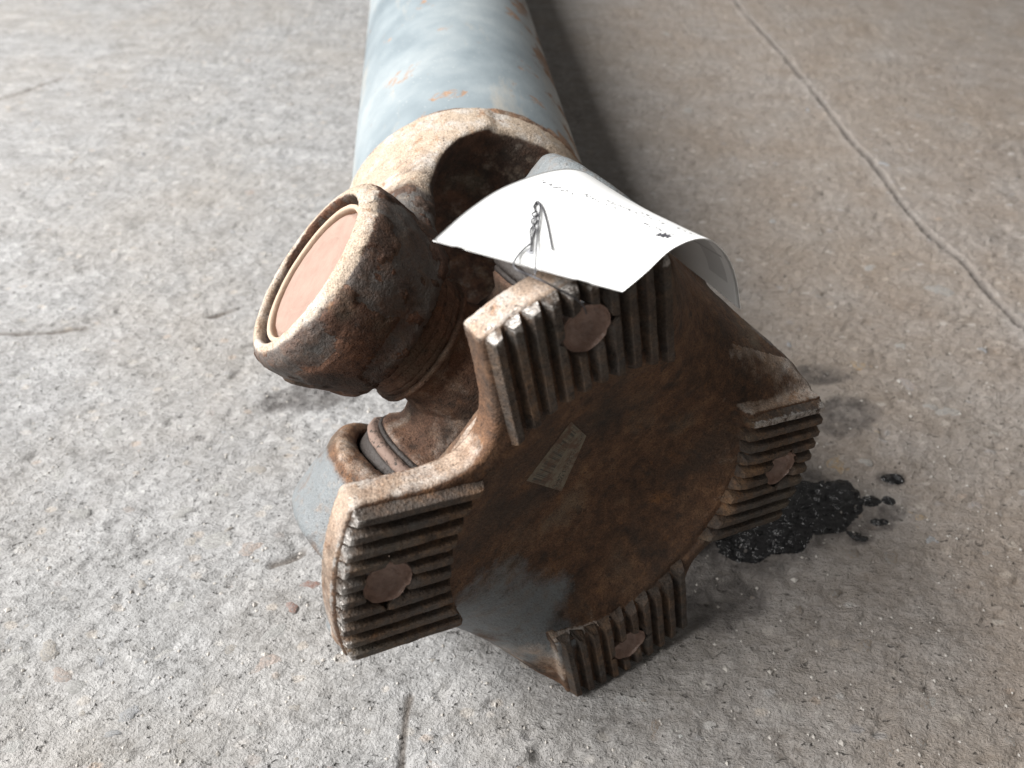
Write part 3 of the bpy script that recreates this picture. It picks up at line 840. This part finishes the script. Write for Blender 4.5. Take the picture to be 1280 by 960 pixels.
add("weld_bead", make_mesh("weld_bead", wv * 0.001, wf, dict(paint=z - .3, dust=z + .35, worn=z - .4)), MAT_WELD, parent=shaft, mw=PINV @ M_TUBE, label="rusty weld bead round the tube end")
NL, NA = 150, 128
zz = np.concatenate([np.linspace(ZW, 520, NL - 12), np.linspace(540, 1100, 12)])
aa = np.linspace(0, 2 * math.pi, NA, endpoint=False)
ZZ, AA = np.meshgrid(zz, aa, indexing='ij')
rr = np.full(ZZ.shape, RT)
tv = np.stack([rr * np.cos(AA), rr * np.sin(AA), ZZ], -1).reshape(-1, 3)
rad = np.stack([np.cos(AA).ravel(), np.sin(AA).ravel(), np.zeros(ZZ.size)], -1)
tv = tv + rad * (0.25 * fbm(tv / 40, 2, 250))[:, None]
Wr = rad @ np.array(M_TUBE.to_3x3()).T
rs = -0.02 + 0.13 * sstep(0.3, 0.9, Wr[:, 0]) + 0.10 * sstep(122, 114, tv[:, 2])
i = np.arange(NL - 1)[:, None]; s = np.arange(NA)[None, :]
tf = np.stack([i * NA + s, i * NA + (s + 1) % NA, (i + 1) * NA + (s + 1) % NA, (i + 1) * NA + s], -1).reshape(-1, 4)
add("tube", make_mesh("tube", tv * 0.001, tf, dict(rustside=rs)), MAT_TUBE, parent=shaft, mw=PINV @ M_TUBE, label="blue grey painted tube with rust spots")

# ------------------------------------------------------------------ paper tag
AD = np.array([pix(*p) for p in [(541, 300, 191), (585, 262, 200), (635, 231, 213), (690, 212, 229), (725, 214, 241), (752, 232, 252), (765, 258, 260)]])
BC = np.array([pix(*p) for p in [(778, 365, 186), (806, 342, 188), (842, 310, 193), (880, 299, 204), (906, 316, 216), (920, 348, 225), (926, 386, 229)]])
ca, cb = catmull(AD, 12), catmull(BC, 12)
NV_ = len(ca); NU_ = 40
grid = np.zeros((NU_, NV_, 3))
for i in range(NU_):
    t = i / (NU_ - 1)
    grid[i] = ca * (1 - t) + cb * t
for u0, wd in ((0.125, 2), (0.77, 3)):                     # small torn nicks in the front edge
    k = int(u0 * NU_)
    grid[k:k + wd, 0] = grid[k:k + wd, 0] * 0.80 + grid[k:k + wd, 2] * 0.20
du = np.gradient(grid, axis=0); dv = np.gradient(grid, axis=1)
nn = np.cross(du, dv); nn /= np.linalg.norm(nn, axis=-1)[..., None]
if nn[NU_ // 2, NV_ // 3, 2] < 0: nn = -nn
sag = 0.0006 * fbm(np.concatenate([grid.reshape(-1, 3) * 40], 0), 2, 260).reshape(NU_, NV_)
top = grid + nn * sag[..., None]; bot = top - nn * 0.00028
n = NU_ * NV_
pv = np.concatenate([top.reshape(-1, 3), bot.reshape(-1, 3)])
I = np.arange(n).reshape(NU_, NV_)
q = np.stack([I[:-1, :-1], I[1:, :-1], I[1:, 1:], I[:-1, 1:]], -1).reshape(-1, 4)
side = []
loop = list(I[:, 0]) + list(I[-1, 1:]) + list(I[-2::-1, -1]) + list(I[0, -2:0:-1])
for k in range(len(loop)):
    a, b = loop[k], loop[(k + 1) % len(loop)]
    side.append((a, b, b + n, a + n))
pf = np.concatenate([q, q[:, ::-1] + n, np.array(side)])
tag_me = make_mesh("paper_tag", pv, pf)
uvs = np.array([(i / (NU_ - 1), j / (NV_ - 1)) for i in range(NU_) for j in range(NV_)])
uv = tag_me.uv_layers.new(name="UVMap")
vi = np.zeros(len(tag_me.loops), np.int32); tag_me.loops.foreach_get('vertex_index', vi)
uv.data.foreach_set('uv', uvs[vi % n].astype(np.float32).ravel())
def mk_paper(name, inside):
    m = Mat(name)
    tc = m.t.nodes.new("ShaderNodeTexCoord"); sp = m.t.nodes.new("ShaderNodeSeparateXYZ"); m.link(tc.outputs['UV'], sp.inputs[0])
    u, v = sp.outputs[0], sp.outputs[1]
    def rect(u0, u1, v0, v1):
        a = m.math('MULTIPLY', m.math('GREATER_THAN', u, u0), m.math('LESS_THAN', u, u1))
        return m.math('MULTIPLY', a, m.math('MULTIPLY', m.math('GREATER_THAN', v, v0), m.math('LESS_THAN', v, v1)))
    dots = m.ramp(m.noise(55, 2, 0.6, vec=m.mapping((1.0, 1.3, 1), vec=tc.outputs['UV'])), [(0.53, 0.0), (0.57, 1.0)])
    ink = None
    rows = [(0.06, 0.30, 0.405, 0.425), (0.30, 0.55, 0.43, 0.45), (0.42, 0.80, 0.455, 0.47), (0.70, 0.92, 0.40, 0.415), (0.55, 0.97, 0.475, 0.49)] if not inside else \
           [(0.5, 0.95, 0.60, 0.615), (0.5, 0.95, 0.72, 0.735)]
    for rct in rows:
        t = m.math('MULTIPLY', rect(*rct), dots if not inside else 0.45)
        ink = t if ink is None else m.math('MAXIMUM', ink, t)
    if inside: ink = m.math('MAXIMUM', ink, m.math('MULTIPLY', rect(0.80, 0.93, 0.62, 0.90), 0.25))
    col = m.mix(ink, (0.80, 0.81, 0.81), (0.05, 0.05, 0.06))
    return m.out(col, 0.55, m.bump(m.noise(600, 3), 0.08, 0.0004))
tag_me.materials.append(mk_paper("white_tag_paper", False)); tag_me.materials.append(mk_paper("white_tag_paper_back", True))
mi = np.zeros(len(tag_me.polygons), np.int32); mi[len(q):2 * len(q)] = 1
up_first = np.array(tag_me.polygons[len(q) // 3].normal)[2] > 0
tag_me.polygons.foreach_set('material_index', mi)
tag = add("paper_tag", tag_me, None, label="curled white paper tag wired to the top pad of the flange", category="paper tag")
tag_bvh = BVHTree.FromPolygons(pv.tolist(), [tuple(x) for x in pf.tolist()])
CAMV = Vector((0, 0, CAM_H))
def on_tag(px, py, off):
    d = (Vector(pix(px, py, 200.0)) - CAMV).normalized()
    h = tag_bvh.ray_cast(CAMV, d)
    if h[0] is None: return None
    return np.array(h[0] - d * off)
# the handwritten black mark
mk = [(818, 293.5), (822, 292.6), (825, 290.5), (828, 292.5), (831, 291), (834, 293), (837, 293.4), (840, 296), (836, 296), (834, 298), (831, 295.5), (828, 297), (825, 294.8), (822, 295)]
mv = [on_tag(x, y, 0.0003) for x, y in mk]
if all(a is not None for a in mv):
    mc = np.mean(mv, axis=0)
    add("ink_mark", make_mesh("ink_mark", np.vstack([mv, mc]), [(k, (k + 1) % len(mk), len(mk)) for k in range(len(mk))]), mk_plain("black_ink", (0.02, 0.02, 0.03), (0.09, 0.09, 0.1), 900, 0.6, 0.1, 900),
        parent=tag, label="small black ink mark")
# eyelet hole for the wire, painted as a flat disc in shadow grey
hv = [on_tag(662.5 + 4.5 * math.cos(t), 314.5 + 3.0 * math.sin(t), 0.0003) for t in np.linspace(0, 2 * math.pi, 14, endpoint=False)]
if all(a is not None for a in hv):
    add("punched_hole", make_mesh("punched_hole", np.vstack([hv, np.mean(hv, axis=0)]), [(k, (k + 1) % 14, 14) for k in range(14)]), mk_plain("hole_shadow_paper", (0.30, 0.31, 0.34), (0.40, 0.41, 0.43), 900, 0.7, 0.1, 900), parent=tag)

# ------------------------------------------------------------------ tie wire
def wpt(px, py, off, fb):
    p = on_tag(px, py, off)
    return p if p is not None else pix(px, py, fb)
wire = add("tie_wire", None, None, label="thin twisted steel wire tying the white tag to a bolt hole", category="wire")
wire.location = pix(662, 315, 205)
WINV = Matrix.Translation(-Vector(pix(662, 315, 205)))
def strand(pts, nm, rad=0.0002):
    c = catmull(pts, 7); v, f = tube_mesh(c, rad, 7)
    v = v - pix(662, 315, 205)
    add(nm, make_mesh(nm, v, f), MAT_WIRE, parent=wire)
strand([pix(733, 392, 200), pix(729, 382, 192.5), pix(716, 371, 188), pix(697, 361, 184.5), pix(680, 352, 182.5), wpt(662, 344, .0022, 183.5), wpt(646, 337, .0024, 184), wpt(642, 330, .0008, 186),
        wpt(647, 320, .0008, 203), wpt(655, 311, .0007, 205), wpt(662, 305, .0010, 207)], "strand", 0.00024)
tw = []
for k in range(13):
    f = k / 12; cx_, cy_ = 663 + 6 * f, 306 - 42 * f
    tw.append((cx_, cy_, (2.2 + 1.6 * f) * math.sin(f * f * math.pi * 3.0), f))
strand([wpt(x + s, y, 0.0007 + 0.0003 * math.cos(f * 10), 210) for x, y, s, f in tw] + [wpt(668, 257, .0007, 215), wpt(671, 252, .0008, 215), wpt(675, 254, .0008, 215), wpt(680, 265, .0008, 215), wpt(685, 285, .0007, 210), wpt(690, 312, .0008, 205)], "strand")
strand([wpt(662.5, 315, .0002, 205), wpt(663.5, 310, .0008, 206)] + [wpt(x - s, y, 0.0007 - 0.0003 * math.cos(f * 10), 210) for x, y, s, f in tw[1:]] +
       [wpt(667, 258, .0008, 215), wpt(671, 254, .0009, 215), wpt(675, 257, .0008, 215), wpt(674, 272, .0010, 212), wpt(671, 300, .0008, 206), wpt(669, 345, .0012, 183.5)], "strand")
